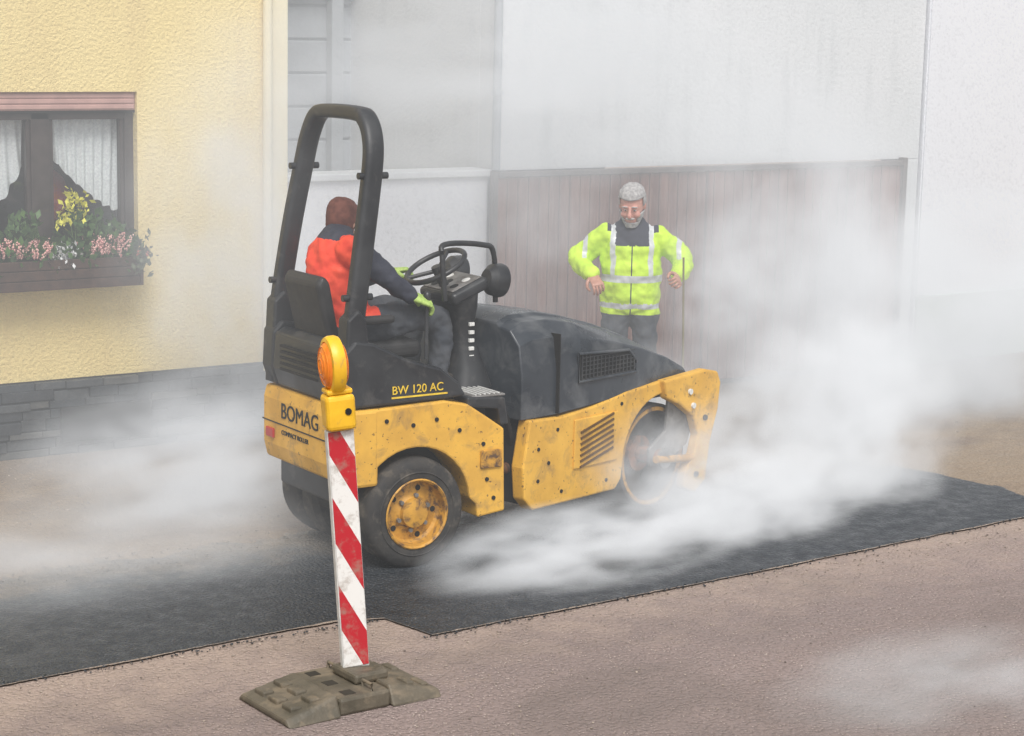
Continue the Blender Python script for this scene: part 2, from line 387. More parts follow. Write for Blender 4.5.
# ================================================================== BUILDINGS
YF=13.7
house=empty('yellow_house',(0,0,0))
WX0,WX1,WZ0,WZ1=4.46,5.90,1.42,2.63
for nm,a in {'wall_left':(-6,WX0,YF,YF+.3,.56,6),'wall_right':(WX1,6.98,YF,YF+.3,.56,6),'wall_below':(WX0,WX1,YF,YF+.3,.56,WZ0),'wall_above':(WX0,WX1,YF,YF+.3,WZ1,6)}.items():
    box(nm,*a,m_ystuc,house)
box('corner_trim',6.98,7.12,YF-.025,YF+.31,.56,6,m_ytrim,house,.008)
box('side_wall',6.8,7.05,YF+.32,22,0,6,m_ystuc,house); box('left_side_wall',-6,-5.8,YF+.32,22,0,6,m_ystuc,house)
prism('gable_roof',[(-6.4,5.9),(7.4,5.9),(.5,9.5)],YF-.4,22,mat('roof_tile',(.25,.10,.06),(.18,.08,.05),.8,8),house)
cyl('downpipe',(6.93,YF-.06,.5),(6.93,YF-.06,6),.035,m_ytrim,house)
m_sl=[mat('slate_%d'%i,c,tuple(x*.6 for x in c),.6,7,bump=.01,bs=18) for i,c in enumerate([(.045,.052,.06),(.07,.075,.08),(.11,.11,.105),(.03,.034,.04)])]
box('plinth_core',-6,7.1,YF-.01,YF+.3,0,.555,m_dark,house)
for mi in range(4):
    acc=Acc(); rnd=random.Random(5); z=0.0
    for rw in range(8):
        h=[.06,.08,.05,.09,.07,.06,.08,.06][rw]; x=-1.
        while x<7.1:
            L=rnd.uniform(.12,.40); d=rnd.uniform(.015,.05); k=rnd.randrange(4); dz=rnd.uniform(-.008,.008)
            if k==mi: acc.box(x+.003,min(x+L,7.1)-.003,YF-.015-d,YF+.02,max(0.001,z+.004+dz),min(z+h+dz,.553)-.002)
            x+=L
        z+=h
    mk('slate_stones_%d'%mi,acc.V,acc.F,m_sl[mi],house,.005)
box('plinth_dark_panel',5.25,5.95,YF-.09,YF-.05,.10,.36,m_dark,house,.01)  # darker panel in front of the slate plinth
m_wf=mat('window_frame_brown',(.035,.025,.022),(.055,.04,.035),.4,9)
m_shut=mat('shutter_pink',(.50,.30,.26),(.42,.25,.22),.6,10)
win=empty('window',(0,0,0),parent=house)
yw=YF+.10
box('roller_shutter_box',WX0,WX1,yw-.07,yw+.1,WZ1-.135,WZ1,m_shut,win,.01)
for i in range(3): box('shutter_slat_%d'%i,WX0+.01,WX1-.01,yw-.078,yw-.06,WZ1-.125+i*.04,WZ1-.092+i*.04,m_shut,win,.006)
box('shutter_shadow_gap',WX0,WX1,yw-.06,yw+.05,WZ1-.15,WZ1-.135,m_dark,win)
fz1=WZ1-.15
for nm,a in {'frame_l':(WX0,WX0+.07,WZ0,fz1),'frame_r':(WX1-.07,WX1,WZ0,fz1),'mullion':(5.12,5.26,WZ0,fz1),'frame_b':(WX0+.07,WX1-.07,WZ0,WZ0+.08),'frame_t':(WX0+.07,WX1-.07,fz1-.05,fz1)}.items():
    box(nm,a[0],a[1],yw-.03,yw+.04,a[2],a[3],m_wf,win,.006)
for a in ((WX0+.07,5.12),(5.26,WX1-.07)):
    for q in (a[0],a[1]-.03): box('sash_stile',q,q+.03,yw-.015,yw+.045,WZ0+.08,fz1-.05,m_wf,win,.004)
k=NB('window_glass'); tr=k.n.new('ShaderNodeBsdfTransparent'); gl=k.n.new('ShaderNodeBsdfGlossy'); gl.inputs['Roughness'].default_value=.03
mx=k.n.new('ShaderNodeMixShader'); mx.inputs[0].default_value=.10; tr.inputs[0].default_value=(.92,.95,.96,1)
k.link(tr.outputs[0],mx.inputs[1]); k.link(gl.outputs[0],mx.inputs[2]); k.link(mx.outputs[0],k.out.inputs[0]); m_glass=k.m
mk('glass',[(WX0+.05,yw+.02,WZ0+.05),(WX1-.05,yw+.02,WZ0+.05),(WX1-.05,yw+.02,fz1),(WX0+.05,yw+.02,fz1)],[(0,1,2,3)],m_glass,win)
m_cur=mat('lace_curtain',(.82,.82,.80),(.66,.66,.66),.9,60)
def curtain(x0,x1,zt,zb,flip):
    V=[];Fc=[];n=60;mm=16
    for i in range(n+1):
        u=i/n; uu=u if not flip else 1-u
        low=zb+(zt-zb)*(.62*(uu**1.5))
        for j in range(mm+1):
            v=j/mm; z=zt+(low-zt)*v
            V.append((x0+(x1-x0)*u,YF+.20+.022*math.sin(u*48+v*(3-6*uu))*(.4+.6*v),z-.012*math.sin(u*48+2)*v))
    for i in range(n):
        for j in range(mm): a=i*(mm+1)+j; Fc.append((a,a+1,a+mm+2,a+mm+1))
    return mk('curtain',V,Fc,m_cur,win,smooth=True)
curtain(4.52,5.10,fz1,1.45,False); curtain(5.28,5.84,fz1,1.75,True)
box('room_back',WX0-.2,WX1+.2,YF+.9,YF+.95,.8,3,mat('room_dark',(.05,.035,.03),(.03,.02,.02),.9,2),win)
V,Fc=ellip((5.40,YF+.5,1.85),(.16,.1,.2)); mk('red_glass_reflection',V,Fc,mat('reflection_red',(.5,.05,.05),None,.8),win,smooth=True)  # red ellipsoid behind the glass, standing in for a reddish reflection
fb=empty('window_flower_box',(0,0,0))
m_wood=mat('planter_wood',(.07,.035,.022),(.045,.022,.015),.6,14,bump=.003,bs=40)
FX1=5.80
for i in range(3): box('board_%d'%i,4.40,FX1,YF-.26,YF-.235,1.25+i*.072,1.318+i*.072,m_wood,fb,.005)
box('end',FX1+.001,FX1+.025,YF-.265,YF-.012,1.25,1.46,m_wood,fb,.005); box('base',4.40,FX1,YF-.232,YF-.03,1.255,1.275,m_wood,fb); box('back',4.40,FX1,YF-.03,YF-.01,1.27,1.46,m_wood,fb)
box('soil',4.40,FX1,YF-.23,YF-.03,1.28,1.42,mat('soil',(.03,.02,.015)),fb)
def leaves(name,m,cent,n,size,spread,upw=0,par=None):
    a=Acc()
    for _ in range(n):
        c=random.choice(cent); p=Vector(c)+Vector([random.gauss(0,s) for s in spread])
        d=Vector((random.gauss(0,1),random.gauss(0,1),random.gauss(upw,1))).normalized(); s=d.cross(Vector((random.random(),random.random(),random.random()))).normalized()
        L=size*random.uniform(.6,1.4); W_=L*.28
        a.add([p-s*W_*.3,p+d*L*.5-s*W_,p+d*L,p+d*L*.5+s*W_],[(0,1,2,3)])
    return mk(name,a.V,a.F,m,par)
cx=lambda a,b,z,n:[(a+(b-a)*i/(n-1),YF-.14,z) for i in range(n)]
leaves('green_foliage',mat('leaf_green',(.07,.15,.03),(.03,.07,.02),.6,20),cx(4.45,5.76,1.47,12)+[(4.95,YF-.14,1.60),(4.98,YF-.14,1.66),(5.62,YF-.14,1.60),(5.40,YF-.12,1.60),(5.5,YF-.12,1.64)],1500,.07,(.055,.06,.055),1,fb)
leaves('trailing_foliage',mat('leaf_grey',(.14,.16,.09),(.07,.09,.05),.6,20),[(5.78,YF-.2,1.42),(5.82,YF-.2,1.47)],260,.05,(.04,.05,.05),.2,fb)
def spikes(name,m,xs,n,h):
    a=Acc()
    for _ in range(n):
        x=random.uniform(*xs); y=YF-.15+random.gauss(0,.05); b=Vector((x,y,1.44)); d=Vector((random.gauss(0,.35),random.gauss(-.1,.3),1)).normalized(); L=h*random.uniform(.6,1.1)
        for q in range(10):
            p=b+d*L*(.35+.65*q/10)+Vector([random.gauss(0,.005) for _ in range(3)]); r=.0085
            a.add([p+Vector(o)*r for o in ((1,0,0),(-1,0,0),(0,1,0),(0,-1,0),(0,0,1.2),(0,0,-1.2))],[(0,2,4),(2,1,4),(1,3,4),(3,0,4),(2,0,5),(1,2,5),(3,1,5),(0,3,5)])
    return mk(name,a.V,a.F,m,fb)
mp=mat('heather_pink',(.72,.33,.32),(.80,.55,.48),.8,40)
spikes('heather_pink_l',mp,(4.80,5.15),130,.17); spikes('heather_pink_r',mp,(5.45,5.70),130,.20)
spikes('heather_red',mat('heather_red',(.50,.10,.09),(.6,.2,.15),.8,40),(5.76,5.86),60,.06)
leaves('white_flowers',mat('silver_leaf',(.75,.75,.75),(.5,.52,.52),.8,40),[(5.27,YF-.18,1.49),(5.22,YF-.2,1.47)],300,.035,(.05,.04,.03),.6,fb)
leaves('yellow_flowers',mat('orchid_yellow',(.75,.72,.10),(.6,.58,.08),.7,40),[(5.35,YF-.14,1.88),(5.42,YF-.14,1.84),(5.30,YF-.14,1.80),(5.40,YF-.14,1.76),(5.27,YF-.14,1.72)],130,.045,(.025,.02,.03),.2,fb)
for q in range(3): tube('flower_stem',[(5.35,YF-.14,1.42),(5.34+q*.02,YF-.14,1.6),(5.30+q*.05,YF-.14,1.85)],.004,mat('stem',(.08,.14,.03)),fb,6)
gw=empty('white_boundary_wall'); box('wall',7.13,9.0,YF+.06,YF+.28,0,1.93,m_white2,gw); box('coping',7.13,9.02,YF+.02,YF+.32,1.932,1.99,m_white,gw,.01)
gb=empty('grey_outbuilding'); box('wall',6.0,12.0,16.2,16.5,0,6,m_greyw,gb)
for i in range(14): box('board_%d'%i,7.05,11.8,16.17,16.197,.3+i*.30,.58+i*.30,m_greyw,gb,.01)
box('lintel_beam',7.0,11.9,16.0,16.15,3.45,3.62,m_white,gb,.01)
for i in range(3): box('post_%d'%i,7.6+i*1.2,7.72+i*1.2,16.05,16.16,0,3.44,m_greyw,gb,.01)
box('flat_roof',5.9,12.1,15.9,20,6.0,6.2,m_dark,gb)
wb=empty('white_house')
GX0,GX1,GZ=8.97,13.62,1.98
box('facade_above_gate',9.06,13.85,YF,YF+.3,GZ+.003,6.5,m_white,wb); box('left_return',9.06,9.36,YF+.303,20,0,6.5,m_white,wb)
box('pier',13.66,13.85,YF,YF+.3,0,GZ,m_white,wb)
cyl('downpipe',(9.02,YF-.03,1.99),(9.02,YF-.03,6.5),.035,m_greyw,wb)
for z in (2.6,4.2): box('pipe_bracket',8.98,9.06,YF-.075,YF,z,z+.03,m_greyw,wb)
prism('roof',[(9.0,6.52),(13.9,6.52),(11.4,8.6)],YF-.3,20,m_dark,wb)
wc=empty('white_neighbour_house')
box('facade',13.87,34,YF-.03,YF+.3,.0,7,m_white2,wc); box('plinth',13.885,34,YF-.06,YF-.028,0,.66,m_pale,wc,.006); box('corner_strip',13.88,14.02,YF-.05,YF-.029,.67,7,m_white2,wc)
prism('roof',[(13.8,7.02),(34,7.02),(24,11)],YF-.3,20,m_dark,wc)
gate=empty('wooden_gate')
k=NB('gate_wood'); sx=k.n.new('ShaderNodeSeparateXYZ'); k.link(k.tc.outputs['Object'],sx.inputs[0])
fl=k.math('FLOOR',k.math('MULTIPLY',sx.outputs[0],1/.105)); wn=k.n.new('ShaderNodeTexWhiteNoise'); wn.noise_dimensions='1D'; k.link(fl,wn.inputs['W'])
base=k.mix(wn.outputs['Value'],(.12,.036,.024),(.22,.09,.062))
gr=k.noise(5,5,.65,.5,co=k.coord((9,9,.9))); col=k.mix(k.ramp(gr,.45,.75,0,.8),base,(.32,.21,.17)); col=k.mix(k.ramp(k.noise(2.5,5,co=k.coord((1,1,.4))),.5,.72,0,.7),col,(.07,.03,.022))
k.bsdf(col,.75,0,k.bump(gr,.004),.3); m_gate=k.m
m_rail=mat('rail_dark',(.07,.055,.05),(.12,.09,.08),.6,10)
acc=Acc(); x=GX0+.04
while x<GX1-.09:
    if not(11.22<x+.05<11.36): acc.box(x+.004,x+.101,YF-.06-random.uniform(0,.008),YF-.03,.05+random.uniform(0,.02),GZ-.05-random.uniform(0,.006))
    x+=.105
mk('planks',acc.V,acc.F,m_gate,gate,.004)
for nm,a in {'post_l':(GX0,GX0+.04,YF-.09,YF-.02,0,GZ),'post_r':(GX1-.05,GX1,YF-.10,YF-.02,0,GZ+.02),'meeting_stile_l':(11.22,11.28,YF-.085,YF-.03,.05,GZ-.05),'meeting_stile_r':(11.29,11.35,YF-.085,YF-.03,.05,GZ-.05)}.items():
    box(nm,*a,m_gate if 'stile' in nm else m_rail,gate,.004)
box('top_rail',GX0+.042,GX1-.052,YF-.10,YF-.02,GZ-.048,GZ-.005,m_rail,gate,.006)
for z in (.4,1.0,1.6): box('ledge_rail',GX0+.04,GX1-.08,YF-.028,YF-.0,z,z+.1,m_gate,gate)
# ================================================================== ROLLER
rol=empty('road_roller',(5.94,10.38,0))
rear=empty('rear_frame',(0,0,0),(0,0,0),rol)
FY=.48
def arc(cx_,cz,r,a0,a1,n=14): return [(cx_+r*math.cos(R(a0+(a1-a0)*i/n)),cz+r*math.sin(R(a0+(a1-a0)*i/n))) for i in range(n+1)]
fend=[(-.41,.56),(-.43,.97),(.20,.985),(.36,.95),(.50,.86),(.62,.78),(.635,.27),(.44,.25),(.43,.33)]+arc(0,.34,.385,5,150)+[(-.36,.54)]
prism('fender_near',fend,-.585,-.34,m_yel,rear,.012); prism('fender_far',fend,.28,FY,m_yel,rear,.012)
prism('counterweight',[(-.43,.52),(-.455,.62),(-.455,.90),(-.435,.975),(-.25,.975),(-.25,.52)],-.588,FY+.003,m_yel,rear,.02)
box('chassis',-.30,.66,-.335,.275,.28,.93,m_dark,rear,.01); box('underbelly',-.38,-.2,-.45,.40,.36,.53,m_blk,rear,.02)
box('seam_rear',-.4585,-.45,-.59,FY+.004,.755,.762,m_dark,rear)
for y in (-.45,.37): box('tail_lamp',-.47,-.455,y-.05,y+.05,.66,.72,m_red,rear,.006)
text('maker_lettering','BOMAG',.135,m_dark,rear,(-.4575,.24,.80),(R(90),0,R(-90))); text('lettering_small','COMPACT ROLLER',.040,m_dark,rear,(-.4575,.23,.70),(R(90),0,R(-90)))
for x,z in ((.30,.80),(-.02,.86),(.47,.70),(.5,.48),(.14,.88),(.55,.36),(-.2,.9)): cyl('bolt',(x,-.592,z),(x,-.580,z),.013,m_dark,rear,12)
box('fender_step',.45,.60,-.6,-.585,.55,.66,m_yeld,rear,.005)
tub=[(-.43,.985),(-.47,1.10),(-.46,1.32),(-.40,1.38),(-.28,1.36),(-.05,1.25),(.18,1.18),(.30,1.09),(.36,1.0),(.20,.992)]
prism('side_console_near',tub,-.57,-.40,m_blk,rear,.018); prism('side_console_far',tub,.33,FY-.01,m_blk,rear,.018)
prism('rear_cover',[(-.43,.985),(-.47,1.10),(-.455,1.31),(-.39,1.35),(-.28,1.30),(-.26,.985)],-.398,.328,m_blk,rear,.015)
for i in range(5): box('rear_louvre_%d'%i,-.475,-.466,-.25,.22,1.10+i*.035,1.115+i*.035,m_dark,rear)
box('tub_floor',-.25,.63,-.398,.328,.935,.975,m_blk,rear,.008)
box('step_plate',.40,.64,-.56,-.10,.935+.04,.99,m_grey,rear,.006)
for i in range(6): box('tread_%d'%i,.43+i*.033,.44+i*.033,-.55,-.11,.991,.997,m_wht,rear)
prism('front_lip',[(.36,.93),(.36,.99),(.63,.97),(.66,.80),(.60,.80),(.58,.9)],-.575,-.41,m_blk,rear,.012)
text('side_lettering','BW 120 AC',.070,m_lyel,rear,(-.16,-.574,1.05),(R(90),0,0)); box('decal_bar',-.16,.22,-.574,-.571,1.025,1.035,m_lyel,rear)
rp=[(-.40,-.50,1.0),(-.38,-.50,1.4),(-.31,-.49,1.9),(-.24,-.465,2.35),(-.22,-.43,2.52),(-.21,-.35,2.62),(-.205,-.24,2.65),(-.205,.12,2.65),(-.21,.24,2.62),(-.22,.32,2.50),(-.24,.36,2.33),(-.31,.40,1.9),(-.38,.42,1.4),(-.40,.42,1.0)]
tube('rollover_bar',rp,(.042,.06),m_blk,rear,16,(1,0,0),.6,smoothpath=5,sharp=80)
for y,y2 in ((-.47,-.495),(.36,.41)):
    for x,z,yy in ((-.245,2.31,y),(-.355,1.62,y2)): cyl('stub',(x-.09,yy,z),(x+.1,yy,z),.02,m_blk,rear,12)
    prism('rops_foot',[(-.45,1.28),(-.44,1.50),(-.37,1.56),(-.32,1.50),(-.29,1.28)],y2-.06,y2+.06,m_blk,rear,.015)
box('seat_base',-.24,.16,-.22,.22,.978,1.19,m_blk,rear,.02)
m_seat=mat('seat_vinyl',(.02,.02,.021),(.035,.034,.034),.55,8)
box('seat_cushion',-.27,.24,-.25,.25,1.192,1.30,m_seat,rear,.04,seg=4)
prism('seat_back',[(-.36,1.26),(-.46,1.66),(-.42,1.72),(-.37,1.68),(-.29,1.29)],-.22,.22,m_seat,rear,.035,seg=4)
for y in (-.28,.28): box('armrest',-.34,.02,y-.03,y+.03,1.42,1.47,m_seat,rear,.02); box('arm_post',-.34,-.29,y-.02,y+.02,1.30,1.42,m_blk,rear,.005)
V=[];Fc=[]
col_=[(.60,.24,.24,.978),(.60,.17,.20,1.10),(.58,.13,.15,1.25),(.56,.13,.15,1.38),(.54,.17,.20,1.48),(.52,.18,.24,1.56)]
for xc,hx,hy,z in col_:
    for k_ in range(16):
        a=2*math.pi*(k_+.5)/16; c,s=math.cos(a),math.sin(a); V.append((xc+hx*.62*math.copysign(abs(c)**.6,c),-.13+hy*math.copysign(abs(s)**.6,s)*.8,z))
for i in range(len(col_)-1):
    for k_ in range(16): Fc.append((i*16+k_,i*16+(k_+1)%16,(i+1)*16+(k_+1)%16,(i+1)*16+k_))
Fc.append(tuple((len(col_)-1)*16+k_ for k_ in range(16)))
mk('steering_column',V,Fc,m_blk,rear,smooth=True,sharp=60)
for i in range(5): box('pictogram_%d'%i,.565,.60,-.268,-.25,1.16+i*.05,1.182+i*.05,m_wht,rear,.002)
dash=empty('dashboard',(.53,-.13,1.57),(0,R(-22),0),rear)
box('panel',-.13,.15,-.20,.20,-.03,.05,m_blk,dash,.03,seg=4); box('face',-.10,.12,-.17,.17,.051,.056,m_grey,dash,.004)
for q in ((-.04,-.1),(.05,-.1),(0,.02),(.06,.1),(-.05,.1)): lathe('gauge',[(0,0),(.028,0),(.03,-.012)],m_dark if q[0]<.05 else m_wht,dash,(q[0],q[1],.058),(R(90),0,0),20)
st=empty('steering_wheel',(.40,-.13,1.72),(0,R(-28),0),rear)
tube('rim',[(.19*math.cos(a),.19*math.sin(a),0) for a in [2*math.pi*i/36 for i in range(36)]],.017,m_blk,st,10,(0,0,1),closed=True)
for a in (30,150,270): cyl('spoke',(0,0,-.03),(.185*math.cos(R(a)),.185*math.sin(R(a)),0),.013,m_blk,st,8)
cyl('hub',(0,0,-.17),(0,0,.0),.03,m_blk,st)
tube('grab_rail',[(.30,-.40,1.55),(.28,-.40,1.80),(.32,-.36,1.88),(.62,-.30,1.86),(.72,-.28,1.80),(.74,-.28,1.50)],.017,m_blk,rear,10,smoothpath=6)
for y in (-.30,.16):
    lp=empty('work_light',(.72,y,1.64),(0,R(8),R(0)),rear)
    lathe('housing',[(0,-.07),(.06,-.065),(.095,-.03),(.105,.03),(.10,.05),(0,.05)],m_blk,lp,rot=(0,0,R(-90)),seg=28); lathe('lens',[(0,.053),(.09,.053)],m_lens,lp,rot=(0,0,R(-90)),seg=28)
cyl('drive_lever',(.2,-.36,1.20),(.22,-.33,1.55),.012,m_blk,rear,8); V,Fc=ellip((.22,-.33,1.57),(.025,.025,.035)); mk('lever_knob',V,Fc,m_blk,rear,smooth=True)
for s,nm in ((-1,'wheel_near'),(1,'wheel_far')):
    wh=empty(nm,(0,s*.49 if s<0 else FY-.10,.33),(0,0,0) if s<0 else (0,0,R(180)),rear)
    lathe('tyre',[(.195,-.105),(.22,-.118),(.27,-.122),(.305,-.115),(.325,-.095),(.33,-.06),(.332,0),(.33,.06),(.325,.095),(.305,.115),(.22,.118),(.195,.1)],m_rub,wh,seg=64,sharp=60)
    lathe('tyre_ring',[(.245,-.1215),(.25,-.1265),(.256,-.122)],m_rub,wh,seg=64)
    lathe('rim',[(.205,-.112),(.213,-.122),(.205,-.128),(.195,-.118),(.185,-.06),(.17,-.045),(.12,-.05),(.09,-.075),(.085,-.10),(.05,-.11),(0,-.112)],m_yeld,wh,seg=48)
    for i in range(6):
        a=R(60*i+20); cyl('wheel_bolt',(.105*math.cos(a),-.065,.105*math.sin(a)),(.105*math.cos(a),-.085,.105*math.sin(a)),.014,m_grey,wh,6)
    for i in range(5):
        a=R(72*i); cyl('rim_hole',(.148*math.cos(a),-.0495,.148*math.sin(a)),(.148*math.cos(a),-.046,.148*math.sin(a)),.018,m_dark,wh,10)
for y in (-.24,.14): lathe('inner_tyre',[(.0,-.1),(.30,-.1),(.33,-.06),(.33,.06),(.30,.1),(0,.1)],m_rub,rear,(0,y,.33),seg=48)
cyl('joint_pin',(.76,0,.25),(.76,0,.75),.07,m_or,rear); box('joint_block',.62,.80,-.18,.18,.34,.62,m_or,rear,.02)
cyl('steer_ram',(.60,-.36,.45),(.95,-.30,.47),.035,m_or,rear); cyl('ram_rod',(.9,-.31,.468),(1.05,-.28,.475),.018,m_grey,rear)
for dy in (0,.1,-.08): tube('hydraulic_hose',[(.62,-.2+dy,.8),(.72,-.32+dy,.85),(.80,-.3+dy,.7),(.86,-.25+dy,.55)],.016,m_dark,rear,8,smoothpath=6)
# ---------------- front frame
fr=empty('front_frame',(.78,0,0),(0,0,R(15)),rol)
W2=.52
side=[(-.10,.30),(-.12,.50),(-.06,.79),(.25,.775),(.55,.80),(.90,.85),(1.30,.88),(1.62,.88),(1.66,.80),(1.52,.76)]+arc(1.30,.36,.43,60,165,10)+[(.86,.28),(.80,.22),(-.02,.22)]
for s in (-1,1): prism('side_frame',side,s*W2 if s<0 else W2-.10,-W2+.10 if s<0 else W2,m_yel,fr,.012)
box('core',-.05,.80,-.415,.415,.25,.76,m_dark,fr); box('core_front',.8,1.6,-.415,.415,.74,.80,m_dark,fr)
prof=[(-.10,1.37,.45),(.0,1.41,.46),(.22,1.41,.47),(.45,1.37,.48),(.80,1.28,.48),(1.10,1.18,.47),(1.40,1.06,.45),(1.62,.94,.42),(1.70,.87,.38)]
V=[];Fc=[]
for d,zt,hw in prof:
    zb=.795 if d<.3 else .80+.055*min(1,(d-.3)/1.0)
    hh=zt-zb
    cs=[(-hw-.03,zb),(-hw-.03,zb+hh*.45),(-hw-.0,zb+hh*.78),(-hw+.08,zt-.035),(-hw+.17,zt-.02),(-hw+.19,zt),(0,zt+.012)]
    ring=cs+[(-y,z) for y,z in cs[-2::-1]]
    V+=[(d,y,z) for y,z in ring]
n=len(ring)
for i in range(len(prof)-1):
    for k_ in range(n-1): Fc.append((i*n+k_,i*n+k_+1,(i+1)*n+k_+1,(i+1)*n+k_))
Fc+= [tuple(range(n)),tuple((len(prof)-1)*n+k_ for k_ in range(n))]
mk('bonnet',V,Fc,m_hood,fr,.008,smooth=True,sharp=28)
box('bonnet_seam',.20,.208,-W2-.004,-.40,.80,1.30,m_dark,fr)
g=Acc()
for i in range(15):
    d=.42+i*.038; g.box(d,d+.008,-W2-.006,-W2+.012,.985,1.14-i*.004)
for j in range(6): g.box(.42,.96,-W2-.004,-W2+.012,.985+j*.027,.990+j*.027)
mk('side_grille',g.V,g.F,m_blk,fr); prism('grille_back',[(.41,.98),(.40,1.15),(.90,1.12),(.97,1.05),(.97,.98)],-W2+.004,-W2+.02,m_dark,fr)
tube('grille_frame',[(.40,-W2,.975),(.39,-W2+.0,1.155),(.90,-W2+.0,1.125),(.98,-W2,1.05),(.98,-W2,.975)],.010,m_hood,fr,8,closed=True)
box('vent_panel',.36,.80,-W2-.012,-W2+.002,.42,.74,m_yel,fr,.008)
g=Acc()
for j in range(7):
    z0=.455+j*.037
    Mx=Matrix.Translation((.58,-W2-.014,z0+.015))@Matrix.Rotation(R(-14),4,'Y'); g.box(-.17,.17,-.006,.004,-.007,.007,M=Mx)
mk('vent_slots',g.V,g.F,mat('slot_shadow',(.12,.06,.015),None,.8),fr)
for d,z in ((.02,.6),(.02,.4),(.25,.30),(.70,.30),(.20,.70),(.84,.78),(.12,.5)): cyl('bolt',(d,-W2-.006,z),(d,-W2+.01,z),.012,m_dark,fr,12)
dr=empty('drum',(1.30,0,.355),(0,0,0),fr)
lathe('shell',[(.0,-.30),(.24,-.30),(.29,-.32),(.315,-.42),(.335,-.435),(.352,-.43),(.352,.43),(.335,.435),(.315,.42),(.29,.32),(0,.30)],m_stl,dr,seg=72)
lathe('drum_ring',[(.305,-.425),(.305,-.436),(.33,-.438),(.332,-.425)],m_yeld,dr,seg=64)
for i in range(5):
    a=R(72*i+10); cyl('drum_opening',(.2*math.cos(a),-.305,.2*math.sin(a)),(.2*math.cos(a),-.299,.2*math.sin(a)),.045,m_dark,dr,16)
cyl('axle_tube',(0,-.52,0),(0,-.28,0),.055,m_or,dr); cyl('hub_flange',(0,-.33,0),(0,-.30,0),.12,m_or,dr,28)
cyl('hub_flange_outer',(0,-.55,0),(0,-.53,0),.07,m_grey,dr,20)
arm=[(1.24,.885),(1.70,.91),(1.84,.88),(1.88,.80),(1.86,.62),(1.78,.40),(1.74,.14),(1.62,.07),(1.50,.12),(1.50,.22),(1.60,.34),(1.64,.46),(1.58,.60),(1.42,.70),(1.28,.76)]
for s in (-1,1): prism('drum_fork',arm,-W2-.045 if s<0 else W2-.01,-W2+.03 if s<0 else W2+.045,m_yel,fr,.014)
prism('fork_inner_plate',[(1.40,.80),(1.62,.82),(1.72,.62),(1.62,.40),(1.40,.30),(1.22,.30),(1.20,.42),(1.38,.52)],-W2+.035,-W2+.06,m_grey,fr,.006)
for z,d in ((.78,1.52),(.68,1.56),(.58,1.70),(.20,1.62)): cyl('fork_bolt',(d,-W2-.06,z),(d,-W2-.044,z),.02,m_wht if z>.65 else m_dark,fr,10)
box('scraper_beam',1.62,1.70,-.46,.5,.50,.58,m_yeld,fr,.01); box('front_crossbar',1.66,1.76,-.46,.5,.76,.86,m_yel,fr,.012)
cyl('drum_strut',(1.20,-W2-.02,.36),(1.60,-W2-.02,.31),.026,m_yeld,fr)
# ================================================================== DRIVER
m_skin=mat('skin',(.55,.30,.22),(.48,.24,.17),.5,30)
m_navy=mat('navy_jacket',(.025,.028,.045),(.04,.043,.06),.8,12,bump=.003,bs=30)
m_pant=mat('work_trousers',(.05,.058,.072),(.085,.09,.10),.85,9,bump=.004,bs=25)
m_vest=mat('orange_vest',(.90,.09,.035),(.80,.06,.03),.7,10,bump=.004,bs=22)
m_glove=mat('green_glove',(.45,.60,.16),(.28,.42,.10),.7,30)
m_boot=mat('boots',(.02,.018,.016),(.05,.04,.03),.7,20)
m_sil=mat('reflective_tape',(.62,.64,.65),(.52,.54,.56),.35,30)
drv=empty('roller_operator',(5.94,10.38,0))
P=chain(0,[(-.12,.02,1.36),(-.16,.04,1.50),(-.19,.06,1.68),(-.18,.08,1.81),(-.13,.14,1.90)],[(.185,.15),(.185,.15),(.20,.155),(.19,.14),(.08,.08)],(1,0,0))
P+=chain(1,[(-.18,-.13,1.85),(-.04,-.27,1.70),(.12,-.31,1.58)],[.098,.07,.048])
P+=chain(1,[(-.16,.28,1.78),(-.0,.32,1.60),(.22,.14,1.66)],[.088,.066,.045])
for yy in (-1,1):
    P+=chain(2,[(-.10,.10*yy,1.38),(.20,.16*yy,1.43),(.40,.17*yy,1.41)],[.115,.095,.075]); P+=chain(2,[(.40,.17*yy,1.41),(.42,.17*yy,1.25),(.40,.17*yy,1.06)],[.076,.07,.055])
    P+=chain(3,[(.38,.17*yy,1.03),(.54,.19*yy,1.015)],[.05,.042])
def ov(c,t):
    x,y,z=c
    if t==0 and z<1.38: return 2
    if t==1 and z>1.74 and x<-.195 : return 0
    if t==1 and x<-.02 and y>-.22 and z<1.74: return 0
    if t==0 and z>1.90: return 1
    if t==2 and x<-.02 and z>1.43: return 0
    return None
organic('body',P,[m_vest,m_navy,m_pant,m_boot],drv,.012,ov,2,(.016,11))
hand('hand_near',(.13,-.31,1.575),(1,-.05,-.35),(0,-.35,1),m_glove,drv,.5,1,1.2,1.3)
hand('hand_far',(.23,.13,1.665),(1,-.6,.2),(.1,.1,1),m_glove,drv,.7,-1,1.1,1.2)
m_bcap=mat('brown_cap',(.17,.055,.035),(.11,.038,.028),.9,25,bump=.003,bs=50)
m_dhair=mat('dark_hair',(.03,.02,.015),None,.8)
head(drv,m_skin,m_dhair,(-.12,.15,1.86),(R(26),0,R(128)),1.06,False,m_bcap)
